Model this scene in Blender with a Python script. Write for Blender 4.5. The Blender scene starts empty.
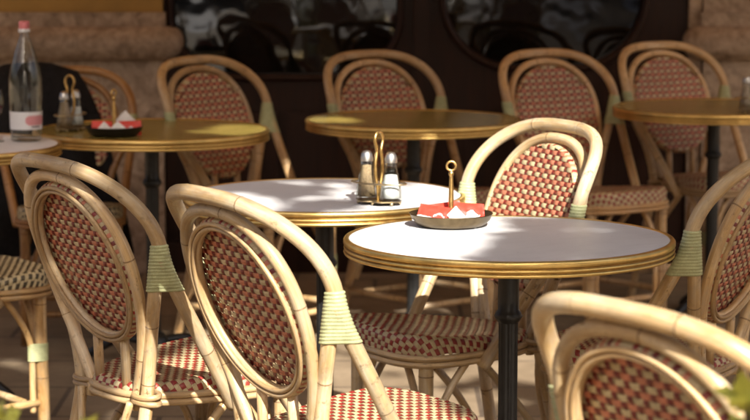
import bpy, math, random
from mathutils import Vector, Matrix, noise
R = math.radians
PI = math.pi
rng = random.Random(7)
scene = bpy.context.scene
COL = scene.collection

# ------------------------------------------------------------------ materials
def new_mat(name):
    m = bpy.data.materials.new(name); m.use_nodes = True
    nt = m.node_tree
    b = nt.nodes['Principled BSDF']
    return m, nt, b

def N(nt, t, **kw):
    n = nt.nodes.new(t)
    for k, v in kw.items():
        setattr(n, k, v)
    return n

def ramp(nt, fac, stops):
    r = N(nt, 'ShaderNodeValToRGB')
    e = r.color_ramp.elements
    while len(e) < len(stops): e.new(.5)
    for i, (p, c) in enumerate(stops):
        e[i].position = p; e[i].color = (*c, 1)
    nt.links.new(fac, r.inputs[0])
    return r.outputs[0]

def mix(nt, fac, a, b, mode='MIX'):
    m = N(nt, 'ShaderNodeMix', data_type='RGBA', blend_type=mode)
    for sock, v in ((m.inputs[0], fac), (m.inputs[6], a), (m.inputs[7], b)):
        if isinstance(v, (int, float)): sock.default_value = v
        elif isinstance(v, tuple): sock.default_value = (*v, 1)
        else: nt.links.new(v, sock)
    return m.outputs[2]

def noise_tex(nt, vec, scale, detail=4, rough=.55, dist=0.):
    n = N(nt, 'ShaderNodeTexNoise')
    n.inputs['Scale'].default_value = scale
    n.inputs['Detail'].default_value = detail
    n.inputs['Roughness'].default_value = rough
    n.inputs['Distortion'].default_value = dist
    if vec is not None: nt.links.new(vec, n.inputs['Vector'])
    return n.outputs[0]

def mapping(nt, src, scale, off=None):
    m = N(nt, 'ShaderNodeMapping')
    m.inputs['Scale'].default_value = scale
    nt.links.new(src, m.inputs['Vector'])
    if off is not None: nt.links.new(off, m.inputs['Location'])
    return m.outputs[0]

def bump(nt, b, h, strength=.3, dist=.002):
    n = N(nt, 'ShaderNodeBump')
    n.inputs['Strength'].default_value = strength
    n.inputs['Distance'].default_value = dist
    nt.links.new(h, n.inputs['Height'])
    nt.links.new(n.outputs[0], b.inputs['Normal'])

def rattan(name, light, mid, dark, rough=.38):
    m, nt, b = new_mat(name)
    tc = N(nt, 'ShaderNodeTexCoord')
    oi = N(nt, 'ShaderNodeObjectInfo')
    off = N(nt, 'ShaderNodeVectorMath', operation='SCALE'); off.inputs[3].default_value = 13.
    cx = N(nt, 'ShaderNodeCombineXYZ')
    for i in range(3): nt.links.new(oi.outputs['Random'], cx.inputs[i])
    nt.links.new(cx.outputs[0], off.inputs[0])
    o = off.outputs[0]
    big = noise_tex(nt, mapping(nt, tc.outputs['UV'], (1.4, 5., 1), o), 1.5, 3, .6)
    streak = noise_tex(nt, mapping(nt, tc.outputs['UV'], (26., 3.2, 1), o), 1., 5, .65)
    spot = noise_tex(nt, mapping(nt, tc.outputs['UV'], (5., 45., 1), o), 1.2, 5, .7)
    c1 = ramp(nt, big, [(.30, dark), (.47, mid), (.66, light)])
    c2 = ramp(nt, streak, [(.3, tuple(x * .62 for x in mid)), (.5, mid), (.72, light)])
    c = mix(nt, .45, c1, c2)
    patch = noise_tex(nt, mapping(nt, tc.outputs['UV'], (1., 4., 1), o), 2.3, 2)
    dirt = mix(nt, 1., ramp(nt, spot, [(.56, (0, 0, 0)), (.68, (1, 1, 1))]), ramp(nt, patch, [(.42, (0, 0, 0)), (.60, (1, 1, 1))]), 'MULTIPLY')
    c = mix(nt, dirt, c, tuple(x * .42 for x in dark))
    stain = noise_tex(nt, mapping(nt, tc.outputs['UV'], (1.6, 3.2, 1), o), 1., 6, .7, .8)
    c = mix(nt, ramp(nt, stain, [(.50, (0, 0, 0)), (.66, (.7, .7, .7))]), c, tuple(x * .8 for x in dark))
    gz = noise_tex(nt, mapping(nt, tc.outputs['UV'], (2.5, 9., 1), o), 1.7, 6, .75)
    c = mix(nt, ramp(nt, gz, [(.48, (0, 0, 0)), (.74, (.85, .85, .85))]), c, (.42, .36, .285))
    # each rod has its own age
    hsv = N(nt, 'ShaderNodeHueSaturation')
    mr = N(nt, 'ShaderNodeMapRange')
    mr.inputs[3].default_value = .74; mr.inputs[4].default_value = 1.12
    nt.links.new(oi.outputs['Random'], mr.inputs[0]); nt.links.new(mr.outputs[0], hsv.inputs['Value'])
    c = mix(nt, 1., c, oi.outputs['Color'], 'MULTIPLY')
    nt.links.new(c, hsv.inputs['Color'])
    nt.links.new(hsv.outputs[0], b.inputs['Base Color'])
    b.inputs['Roughness'].default_value = rough
    b.inputs['Specular IOR Level'].default_value = .5
    bump(nt, b, streak, .25, .0015)
    return m

def strand(name, c, var=.28, rough=.36):
    m, nt, b = new_mat(name)
    tc = N(nt, 'ShaderNodeTexCoord')
    n1 = noise_tex(nt, tc.outputs['Object'], 55., 3)
    n2 = noise_tex(nt, tc.outputs['Object'], 420., 2)
    f = mix(nt, .5, n1, n2)
    grime = noise_tex(nt, tc.outputs['Object'], 11., 5, .65)
    base = (ramp(nt, f, [(.3, tuple(x * (1 - var) for x in c)), (.5, c), (.72, tuple(min(1, x * (1 + var)) for x in c))]))
    base = mix(nt, ramp(nt, grime, [(.46, (0, 0, 0)), (.74, (.38, .38, .38))]), base, (.16, .11, .06))
    nt.links.new(base, b.inputs['Base Color'])
    b.inputs['Roughness'].default_value = rough
    uv = mapping(nt, tc.outputs['UV'], (1, 1, 1))
    w = N(nt, 'ShaderNodeTexWave', bands_direction='Y'); w.inputs['Scale'].default_value = 1.0
    nt.links.new(uv, w.inputs['Vector'])
    bump(nt, b, w.outputs[1], .25, .0006)
    return m

def simple(name, c, rough=.5, metal=0., var=.15, scale=20., bs=0., bd=.002, stretch=(1, 1, 1), spec=.5):
    m, nt, b = new_mat(name)
    tc = N(nt, 'ShaderNodeTexCoord')
    n1 = noise_tex(nt, mapping(nt, tc.outputs['Object'], stretch), scale, 6, .6)
    nt.links.new(ramp(nt, n1, [(.28, tuple(x * (1 - var) for x in c)), (.72, tuple(min(1., x * (1 + var)) for x in c))]), b.inputs['Base Color'])
    b.inputs['Metallic'].default_value = metal
    b.inputs['Specular IOR Level'].default_value = spec
    rr = N(nt, 'ShaderNodeMapRange'); rr.inputs[3].default_value = rough * .75; rr.inputs[4].default_value = min(1, rough * 1.3)
    nt.links.new(n1, rr.inputs[0]); nt.links.new(rr.outputs[0], b.inputs['Roughness'])
    if bs: bump(nt, b, n1, bs, bd)
    return m

M = {}
M['rattan'] = rattan('rattan', (.75, .68, .535), (.63, .45, .23), (.38, .22, .085))
M['rattan_node'] = rattan('rattan_node', (.34, .22, .11), (.26, .16, .07), (.16, .09, .04), .6)
M['cane'] = rattan('cane', (.68, .54, .32), (.52, .35, .17), (.30, .19, .09), .42)
M['cream'] = strand('cream_strand', (.53, .43, .25))
M['salmon'] = strand('salmon_strand', (.52, .185, .105))
M['red'] = strand('red_strand', (.27, .027, .021))
M['oxblood'] = strand('oxblood_strand', (.17, .016, .013))
M['wrap'] = strand('green_wrap', (.42, .44, .235), .3, .5)
M['dark_strand'] = strand('dark_strand', (.055, .042, .022))
M['brass'] = simple('brass', (.78, .55, .20), .36, 1., .28, 14., .15, .001)
M['brass_dark'] = simple('brass_groove', (.34, .20, .06), .42, 1., .3, 60., .2, .001)
M['gilt'] = simple('old_gilt', (.58, .38, .14), .36, 1., .3, 60., .25, .001)
M['pewter'] = simple('bronze_dish', (.17, .125, .07), .38, 1., .3, 50., .2, .001)
M['black_dish'] = simple('black_dish', (.02, .018, .016), .35, .3, .3, 50.)
M['wire'] = simple('caddy_wire', (.50, .40, .24), .32, 1., .3, 70.)
def laminate_mat():
    m, nt, b = new_mat('white_laminate')
    tc = N(nt, 'ShaderNodeTexCoord'); oc = tc.outputs['Object']
    cloud = noise_tex(nt, oc, 4., 5, .6, .4)
    wipe = noise_tex(nt, mapping(nt, oc, (2., 7., 1)), 1.3, 4, .55, 2.5)
    speck = noise_tex(nt, oc, 170., 2, .5)
    c = ramp(nt, cloud, [(.3, (.66, .655, .67)), (.7, (.76, .75, .76))])
    c = mix(nt, ramp(nt, wipe, [(.45, (0, 0, 0)), (.75, (.22, .22, .22))]), c, (.58, .56, .56))
    c = mix(nt, ramp(nt, speck, [(.70, (0, 0, 0)), (.76, (.7, .7, .7))]), c, (.40, .36, .32))
    nt.links.new(c, b.inputs['Base Color'])
    rr = N(nt, 'ShaderNodeMapRange'); rr.inputs[3].default_value = .34; rr.inputs[4].default_value = .55
    nt.links.new(wipe, rr.inputs[0]); nt.links.new(rr.outputs[0], b.inputs['Roughness'])
    return m
M['laminate'] = laminate_mat()
M['tan_laminate'] = simple('tan_laminate', (.28, .21, .052), .24, 0., .16, 6., .05, .001)
M['iron'] = simple('black_iron', (.018, .018, .018), .38, .2, .4, 40., .2, .002)
M['chrome'] = simple('shaker_cap', (.55, .53, .50), .36, 1., .08, 40.)
M['pepper'] = simple('ground_pepper', (.36, .25, .145), .9, 0., .45, 260., .5, .002)
M['salt'] = simple('salt', (.86, .86, .86), .85, 0., .05, 200.)
M['paper_red'] = simple('red_paper', (.72, .045, .025), .45, 0., .1, 30., .2, .002)
M['paper_white'] = simple('white_paper', (.82, .80, .78), .55, 0., .04, 40., .2, .002)
M['pink_cap'] = simple('pink_cap', (.66, .20, .22), .4, 0., .06)
M['pink_label'] = simple('pink_label', (.62, .27, .29), .5, 0., .06)
M['white_label'] = simple('white_label', (.70, .70, .72), .5, 0., .04)
M['ink'] = simple('label_ink', (.12, .06, .07), .5)
M['wine'] = simple('red_wine', (.10, .008, .012), .1)
M['coat'] = simple('black_cloth', (.012, .011, .012), .8, 0., .5, 60., .5, .004, spec=.15)
M['plaster'] = simple('ochre_plaster', (.46, .285, .085), .8, 0., .16, 5., .25, .004)
M['wood'] = simple('mahogany_paint', (.026, .0095, .005), .42, 0., .4, 4., .1, .002, (14, 14, 1), spec=.25)
def leaf_mat():
    m = simple('tree_leaf', (.075, .12, .022), .5, 0., .45, 3.); nt = m.node_tree; b = nt.nodes['Principled BSDF']
    tl = N(nt, 'ShaderNodeBsdfTranslucent'); tl.inputs[0].default_value = (.16, .17, .02, 1)
    ms = N(nt, 'ShaderNodeMixShader'); ms.inputs[0].default_value = .4
    nt.links.new(b.outputs[0], ms.inputs[1]); nt.links.new(tl.outputs[0], ms.inputs[2])
    nt.links.new(ms.outputs[0], nt.nodes['Material Output'].inputs[0])
    return m
M['leaf'] = leaf_mat()
M['leaf_lime'] = simple('lime_leaf', (.40, .40, .07), .5, 0., .35, 25.)
M['bark'] = simple('bark', (.11, .08, .055), .9, 0., .4, 12., .6, .02, (3, 3, 1))
M['terracotta'] = simple('planter_clay', (.22, .09, .05), .8, 0., .2, 12., .2, .003)
M['soil'] = simple('soil', (.035, .022, .014), .95, 0., .5, 60., .6, .01)
def canvas_mat():
    m, nt, b = new_mat('awning_canvas')
    tl = N(nt, 'ShaderNodeBsdfTranslucent'); tl.inputs[0].default_value = (.12, .068, .03, 1)  # warm see-through cloth added as fill light for the shaded back
    b.inputs['Base Color'].default_value = (.22, .13, .06, 1); b.inputs['Roughness'].default_value = .9
    ms = N(nt, 'ShaderNodeMixShader'); ms.inputs[0].default_value = .55
    nt.links.new(b.outputs[0], ms.inputs[1]); nt.links.new(tl.outputs[0], ms.inputs[2])
    nt.links.new(ms.outputs[0], nt.nodes['Material Output'].inputs[0])
    return m
M['canvas'] = canvas_mat()
M['house_stone'] = simple('house_stone', (.34, .27, .19), .85, 0., .2, 3., .2, .01)
M['metal_dark'] = simple('dark_metal', (.03, .03, .03), .4, .6)

def glass_mat(name, tint=(1, 1, 1)):
    """thin clear glass: see-through face on, mirror-like and darker towards the edge"""
    m, nt, b = new_mat(name)
    nt.nodes.remove(b)
    lw = N(nt, 'ShaderNodeLayerWeight'); lw.inputs[0].default_value = .35
    tr = N(nt, 'ShaderNodeBsdfTransparent'); gl = N(nt, 'ShaderNodeBsdfGlossy'); gl.inputs['Roughness'].default_value = .03
    c = ramp(nt, lw.outputs['Facing'], [(.0, (.96, .97, .96)), (.55, (.88, .9, .88)), (.95, (.35, .38, .36))])
    nt.links.new(c, tr.inputs[0])
    pw = N(nt, 'ShaderNodeMath', operation='POWER'); pw.inputs[1].default_value = 3.
    lf = N(nt, 'ShaderNodeLayerWeight'); lf.inputs[0].default_value = .5
    nt.links.new(lf.outputs['Facing'], pw.inputs[0])
    fr = N(nt, 'ShaderNodeMapRange'); fr.inputs[3].default_value = .035; fr.inputs[4].default_value = .8
    nt.links.new(pw.outputs[0], fr.inputs[0])
    ms = N(nt, 'ShaderNodeMixShader')
    nt.links.new(fr.outputs[0], ms.inputs[0]); nt.links.new(tr.outputs[0], ms.inputs[1]); nt.links.new(gl.outputs[0], ms.inputs[2])
    nt.links.new(ms.outputs[0], nt.nodes['Material Output'].inputs[0])
    return m
M['glass'] = glass_mat('clear_glass', (.97, .98, .97))

def stone_mat():
    m, nt, b = new_mat('veined_stone')
    tc = N(nt, 'ShaderNodeTexCoord')
    n1 = noise_tex(nt, tc.outputs['Object'], 7., 8, .68, 1.2)
    n2 = noise_tex(nt, tc.outputs['Object'], 22., 6, .7, .6)
    c1 = ramp(nt, n1, [(.30, (.17, .115, .08)), (.48, (.38, .285, .205)), (.66, (.58, .46, .35))])
    c2 = ramp(nt, n2, [(.36, (.08, .048, .032)), (.5, (.39, .285, .205)), (.68, (.66, .53, .42))])
    nt.links.new(mix(nt, .5, c1, c2), b.inputs['Base Color'])
    b.inputs['Roughness'].default_value = .55
    bump(nt, b, n2, .35, .006)
    return m
M['stone'] = stone_mat()

def pane_mat():
    m, nt, b = new_mat('dark_window_glass')
    tc = N(nt, 'ShaderNodeTexCoord')
    b.inputs['Base Color'].default_value = (.004, .004, .004, 1)
    b.inputs['Roughness'].default_value = .03
    b.inputs['IOR'].default_value = 1.55
    n = noise_tex(nt, tc.outputs['Object'], 2.2, 3)
    bump(nt, b, n, .17, .02)
    return m
M['pane'] = pane_mat()

def paving_mat():
    m, nt, b = new_mat('stone_paving')
    tc = N(nt, 'ShaderNodeTexCoord')
    br = N(nt, 'ShaderNodeTexBrick')
    br.inputs['Scale'].default_value = 1.
    br.inputs['Color1'].default_value = (.30, .23, .155, 1)
    br.inputs['Color2'].default_value = (.24, .18, .115, 1)
    br.inputs['Mortar'].default_value = (.12, .09, .065, 1)
    br.inputs['Mortar Size'].default_value = .008
    br.inputs['Brick Width'].default_value = .6
    br.inputs['Row Height'].default_value = .4
    nt.links.new(tc.outputs['Object'], br.inputs['Vector'])
    n1 = noise_tex(nt, tc.outputs['Object'], 6., 8, .7)
    c = mix(nt, .7, br.outputs[0], ramp(nt, n1, [(.3, (.45, .4, .34)), (.7, (1.1, 1.08, 1.05))]), 'MULTIPLY')
    nt.links.new(c, b.inputs['Base Color'])
    b.inputs['Roughness'].default_value = .75
    bump(nt, b, n1, .3, .004)
    return m
M['paving'] = paving_mat()

def asphalt_mat():
    return simple('asphalt', (.05, .05, .05), .9, 0., .3, 40., .4, .004)
M['asphalt'] = asphalt_mat()

# ------------------------------------------------------------------ mesh builder
class MB:
    def __init__(self):
        self.v = []; self.f = []; self.m = []; self.uv = []
    def face(self, idx, mi=0, uv=None):
        self.f.append(tuple(idx)); self.m.append(mi)
        self.uv.append(uv if uv else [(0, 0)] * len(idx))
    def tube(self, pts, r, seg=10, mi=0, cap=True, nodes=None, nmi=1, bumpr=.03, squash=None):
        """tube along pts; r a number or list; nodes = arc lengths that get a ring joint"""
        pts = [Vector(p) for p in pts]
        L = [0.]
        for a, b in zip(pts, pts[1:]): L.append(L[-1] + (b - a).length)
        rr = list(r) if isinstance(r, (list, tuple)) else [r] * len(pts)
        rings = [(L[i], pts[i], rr[i], 0) for i in range(len(pts))]
        if nodes:
            def at(s):
                for i in range(len(pts) - 1):
                    if L[i] <= s <= L[i + 1]:
                        t = (s - L[i]) / max(1e-9, L[i + 1] - L[i])
                        return pts[i].lerp(pts[i + 1], t), rr[i] * (1 - t) + rr[i + 1] * t
                return pts[-1], rr[-1]
            for s in nodes:
                if s < .01 or s > L[-1] - .01: continue
                for ds, k, flag in ((-.007, 0, 0), (-.0016, bumpr, 1), (.0016, bumpr * 1.2, 0), (.008, 0, 0)):
                    p, q = at(s + ds); rings.append((s + ds, p, q * (1 + k), flag))
            rings.sort(key=lambda x: x[0])
            clean = [rings[0]]
            for x in rings[1:]:
                if x[0] - clean[-1][0] < .0012:
                    if x[3] or not clean[-1][3] : 
                        if x[3]: clean[-1] = x
                    continue
                clean.append(x)
            rings = clean
        P = [x[1] for x in rings]
        base = len(self.v)
        up = None
        n = len(P)
        for i in range(n):
            t = (P[min(i + 1, n - 1)] - P[max(i - 1, 0)]).normalized()
            if up is None:
                a = Vector((0, 0, 1)) if abs(t.z) < .9 else Vector((1, 0, 0))
                up = (a - t * a.dot(t)).normalized()
            else:
                up = (up - t * up.dot(t)).normalized()
            w = t.cross(up)
            q = rings[i][2]
            for k in range(seg):
                an = 2 * PI * k / seg
                self.v.append(P[i] + up * (math.cos(an) * q) + w * (math.sin(an) * q))
        for i in range(n - 1):
            mm = nmi if rings[i][3] else mi
            for k in range(seg):
                k2 = (k + 1) % seg
                u0, u1 = k / seg, (k + 1) / seg
                self.face((base + i * seg + k, base + i * seg + k2, base + (i + 1) * seg + k2, base + (i + 1) * seg + k), mm,
                          [(u0, rings[i][0]), (u1, rings[i][0]), (u1, rings[i + 1][0]), (u0, rings[i + 1][0])])
        if cap:
            self.face([base + k for k in range(seg)][::-1], mi, [(.5, 0)] * seg)
            self.face([base + (n - 1) * seg + k for k in range(seg)], mi, [(.5, L[-1])] * seg)
        return L[-1]
    def loop_tube(self, pts, r, seg=8, mi=0):
        """closed tube"""
        P = [Vector(p) for p in pts]; n = len(P); base = len(self.v)
        c = sum(P, Vector()) / n
        L = 0; Ls = []
        for i in range(n):
            Ls.append(L); L += (P[(i + 1) % n] - P[i]).length
        for i in range(n):
            t = (P[(i + 1) % n] - P[i - 1]).normalized()
            o = P[i] - c; o = (o - t * o.dot(t)).normalized(); w = t.cross(o)
            for k in range(seg):
                an = 2 * PI * k / seg
                self.v.append(P[i] + o * (math.cos(an) * r) + w * (math.sin(an) * r))
        for i in range(n):
            j = (i + 1) % n
            for k in range(seg):
                k2 = (k + 1) % seg
                l1 = Ls[i + 1] if i + 1 < n else L
                self.face((base + i * seg + k, base + i * seg + k2, base + j * seg + k2, base + j * seg + k), mi,
                          [(k / seg, Ls[i]), ((k + 1) / seg, Ls[i]), ((k + 1) / seg, l1), (k / seg, l1)])
    def lathe(self, prof, seg=64, mi=0, o=(0, 0, 0), rmod=None, mats=None):
        """prof: (r, z) from one end to the other; closes at r=0 ends"""
        base = len(self.v); o = Vector(o); n = len(prof)
        for (r, z) in prof:
            for k in range(seg):
                an = 2 * PI * k / seg
                q = r * (rmod(an, z) if rmod else 1)
                self.v.append(o + Vector((q * math.cos(an), q * math.sin(an), z)))
        for i in range(n - 1):
            mm = mats[i] if mats else mi
            for k in range(seg):
                k2 = (k + 1) % seg
                self.face((base + i * seg + k, base + i * seg + k2, base + (i + 1) * seg + k2, base + (i + 1) * seg + k), mm,
                          [(k / seg * 3, i * .1), ((k + 1) / seg * 3, i * .1), ((k + 1) / seg * 3, i * .1 + .1), (k / seg * 3, i * .1 + .1)])
    def box(self, lo, hi, mi=0):
        b = len(self.v)
        for z in (lo[2], hi[2]):
            for x, y in ((lo[0], lo[1]), (hi[0], lo[1]), (hi[0], hi[1]), (lo[0], hi[1])):
                self.v.append(Vector((x, y, z)))
        for f in ((0, 3, 2, 1), (4, 5, 6, 7), (0, 1, 5, 4), (1, 2, 6, 5), (2, 3, 7, 6), (3, 0, 4, 7)):
            self.face([b + i for i in f], mi)
    def sphere(self, c, r, mi=0, seg=12, rings=8, sz=1.):
        prof = [(max(1e-4, r * math.sin(PI * i / rings)), -r * sz * math.cos(PI * i / rings)) for i in range(rings + 1)]
        self.lathe(prof, seg, mi, c)
    def build(self, name, mats, parent=None, smooth=True, loc=None):
        me = bpy.data.meshes.new(name)
        me.from_pydata([tuple(v) for v in self.v], [], self.f)
        for m in (mats if isinstance(mats, (list, tuple)) else [mats]): me.materials.append(M[m])
        me.polygons.foreach_set('material_index', self.m)
        me.polygons.foreach_set('use_smooth', [smooth] * len(self.f))
        ul = me.uv_layers.new(name='UVMap')
        flat = []
        for u in self.uv:
            for a in u: flat += [a[0], a[1]]
        ul.data.foreach_set('uv', flat)
        me.validate(); me.update()
        o = bpy.data.objects.new(name, me); COL.objects.link(o)
        if parent: o.parent = parent
        if loc: o.location = loc
        return o

def sharp(o, ang=35):
    """flat across edges steeper than ang"""
    o.data.set_sharp_from_angle(angle=R(ang))
    return o

def tag(o, label=None, cat=None, group=None, kind=None):
    if label: o['label'] = label
    if cat: o['category'] = cat
    if group: o['group'] = group
    if kind: o['kind'] = kind
    return o

def empty(name, loc=(0, 0, 0), rz=0.):
    o = bpy.data.objects.new(name, None); o.empty_display_size = .1
    COL.objects.link(o); o.location = loc; o.rotation_euler = (0, 0, rz)
    return o

def copy_tree(o, parent=None):
    c = o.copy(); COL.objects.link(c)
    if parent: c.parent = parent
    for ch in list(o.children): copy_tree(ch, c)
    return c

def smooth_path(pts, it=2):
    pts = [Vector(p) for p in pts]
    for _ in range(it):
        q = [pts[0]]
        for a, b in zip(pts, pts[1:]):
            q += [a.lerp(b, .25), a.lerp(b, .75)]
        q.append(pts[-1]); pts = q
    return pts

def sg(c, p): return math.copysign(abs(c) ** p, c)

# ------------------------------------------------------------------ weaving
def weave(mb, S, nu, nv, pu, pv, inside, colour, t=.0021, both=True, wid_h=.94, wid_v=.60, len_h=1.45, len_v=1.1, wid_back=.66, len_back=1.40, back=None):
    """plain weave over the surface S(u, v); colour(i, j, vertical) -> material index"""
    eps = .0006
    cache = {}
    def nrm(u, v):
        a = S(u + eps, v) - S(u - eps, v); b = S(u, v + eps) - S(u, v - eps)
        n = a.cross(b)
        return n.normalized() if n.length > 1e-12 else Vector((0, 0, 1))
    for j in range(nv):
        for i in range(nu):
            uc = (i - (nu - 1) / 2) * pu; vc = (j - (nv - 1) / 2) * pv
            if not inside(uc, vc): continue
            nc = nrm(uc, vc)
            for side in ((1, -1) if both else (1,)):
                vert = ((i + j) % 2 == 0) if side == 1 else ((i + j) % 2 == 1)
                wv, lh = (wid_v, len_h) if side == 1 else (wid_back, len_back)
                if vert: hu, hv = pu * wv / 2, pv * len_v / 2
                else: hu, hv = pu * lh / 2, pv * wid_h / 2
                mi = colour(i, j, vert)
                base = len(mb.v)
                na, nb = (4, 3)
                jit = 1 + rng.uniform(-.18, .18)
                for b in range(nb + 1):
                    for a in range(na + 1):
                        la = a / na * 2 - 1; lb = b / nb * 2 - 1     # la along the strand, lb across
                        if vert: u, v = uc + lb * hu, vc + la * hv
                        else: u, v = uc + la * hu, vc + lb * hv
                        h = t * jit * (1.05 - .95 * la * la) - t * .38 * lb * lb
                        mb.v.append(S(u, v) + nrm(u, v) * (h * side))
                for b in range(nb):
                    for a in range(na):
                        q = [base + b * (na + 1) + a, base + b * (na + 1) + a + 1, base + (b + 1) * (na + 1) + a + 1, base + (b + 1) * (na + 1) + a]
                        uv = [(a, b), (a + 1, b), (a + 1, b + 1), (a, b + 1)]
                        if vert == (side == 1): q = q[::-1]; uv = uv[::-1]
                        mb.face(q, mi, [(x * .25, y * .25) for x, y in uv])
            if back is not None:
                # the strand passing underneath closes the mesh
                base = len(mb.v)
                for du, dv in ((-1, -1), (1, -1), (1, 1), (-1, 1)):
                    mb.v.append(S(uc + du * pu * .5, vc + dv * pv * .5) - nc * (0. if both else .0015))
                mb.face((base, base + 1, base + 2, base + 3), back)

# ------------------------------------------------------------------ the bistro chair
P = dict(bx=.2385, by=-.1906, bz=.722, w=.2451, n=3.04, ty=-.315, tz=.9053, bow=.0276, lx=.132, ly=-.162,
         ax=.178, ay=.0165, iw=.1833, itz=.8772, ity=-.2992, ipz=.713, ibx=.092, imy=.0202, n2=2.30)
def lean(z):                                          # how far back the frame of the back lies at height z
    t = min(1, max(0, (z - .43) / (P['itz'] - .43)))
    return P['ly'] + (P['ity'] - P['ly']) * t + P['imy'] * 4 * t * (1 - t)
SL = .37                                              # lean of the woven oval

def hoop_pts(n=56):
    o = []
    for k in range(n + 1):
        th = PI * k / n
        c, s = math.cos(th), math.sin(th)
        t = abs(s) ** (2 / P['n'])
        x = P['w'] * sg(c, 2 / P['n']); x *= 1 - (1 - t) * (1 - P['bx'] / P['w'])
        o.append(Vector((x, P['by'] + (P['ty'] - P['by']) * t + P['bow'] * 4 * t * (1 - t), P['bz'] + (P['tz'] - P['bz']) * t)))
    return o

HR, LR, IR = .0150, .0142, .0122

def seat_hw(y):
    t = min(1, max(0, (y + .18) / .38)); return .132 + (.202 - .132) * t
SY, SHY, SN = .012, .192, 3.2
def seat_rho(x, y): return ((abs(x) / seat_hw(y)) ** SN + (abs(y - SY) / SHY) ** SN) ** (1 / SN)
def seat_edge(x, y):
    """point of the outline on the ray from the middle"""
    d = Vector((x, y - SY))
    if d.length < 1e-6: d = Vector((0, 1e-6))
    lo, hi = 0., 60.
    for _ in range(26):
        mid = (lo + hi) / 2
        q = d * mid
        if seat_rho(q.x, q.y + SY) > 1: hi = mid
        else: lo = mid
    q = d * lo
    return Vector((q.x, q.y + SY))
RIMZ = .428
def seat_top(y): return .449 + .028 * min(1, max(0, (y + .16) / .32))
FIL = .016
def seat_over(x, y):
    e = seat_edge(x, y); c = Vector((0, SY)); return (Vector((x, y)) - c).length - ((e - c).length - FIL), e
def seat_S(x, y):
    over, e = seat_over(x, y)
    z0 = seat_top(y)
    if over <= 0:
        r = seat_rho(x, y)
        return Vector((x, y, z0 - .010 * (1 - min(1, r)) - .0))
    c = Vector((0, SY)); d = (e - c).normalized(); b = e - d * FIL
    z0 = seat_top(e.y)
    a = over / FIL
    if a < PI / 2:
        q = b + d * (FIL * math.sin(a)); return Vector((q.x, q.y, z0 - FIL * (1 - math.cos(a))))
    q = b + d * FIL
    return Vector((q.x, q.y, z0 - FIL - (over - FIL * PI / 2)))
def seat_in(x, y):
    over, e = seat_over(x, y)
    return over < (seat_top(e.y) - RIMZ) + .009

def ring_pts(fx, n=72):
    return [fx(2 * PI * k / n) for k in range(n)]

def wrap_cone(mb, c1a, c1b, c2a, c2b, r, turns, seg=22, per=4, bow=None):
    """cord wound round two rods: rod centres run c1a->c1b and c2a->c2b"""
    n = turns * per
    base = len(mb.v)
    for i in range(n + 1):
        t = i / n
        p, q = c1a.lerp(c1b, t), c2a.lerp(c2b, t)
        if bow:   # follow the bend of the rods
            p = p + (bow[0] - (c1a + c1b) / 2) * 4 * t * (1 - t); q = q + (bow[1] - (c2a + c2b) / 2) * 4 * t * (1 - t)
            p.z = q.z = c1a.z + (c1b.z - c1a.z) * t
        ph = (i % per) / per
        rr = r + .0017 * math.sin(PI * ph) ** .7 + .0002 * rng.random()
        if i in (0, n): rr = r - .002
        for k in range(seg):
            an = 2 * PI * k / seg
            d = Vector((math.cos(an), math.sin(an), 0))
            pt = p if p.dot(d) > q.dot(d) else q
            mb.v.append(pt + d * rr + Vector((0, 0, .0012 * math.sin(an + 1))))
    for i in range(n):
        for k in range(seg):
            k2 = (k + 1) % seg
            mb.face((base + i * seg + k, base + (i + 1) * seg + k, base + (i + 1) * seg + k2, base + i * seg + k2), 0,
                    [(k * .1, i * .1)] * 4)

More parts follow.
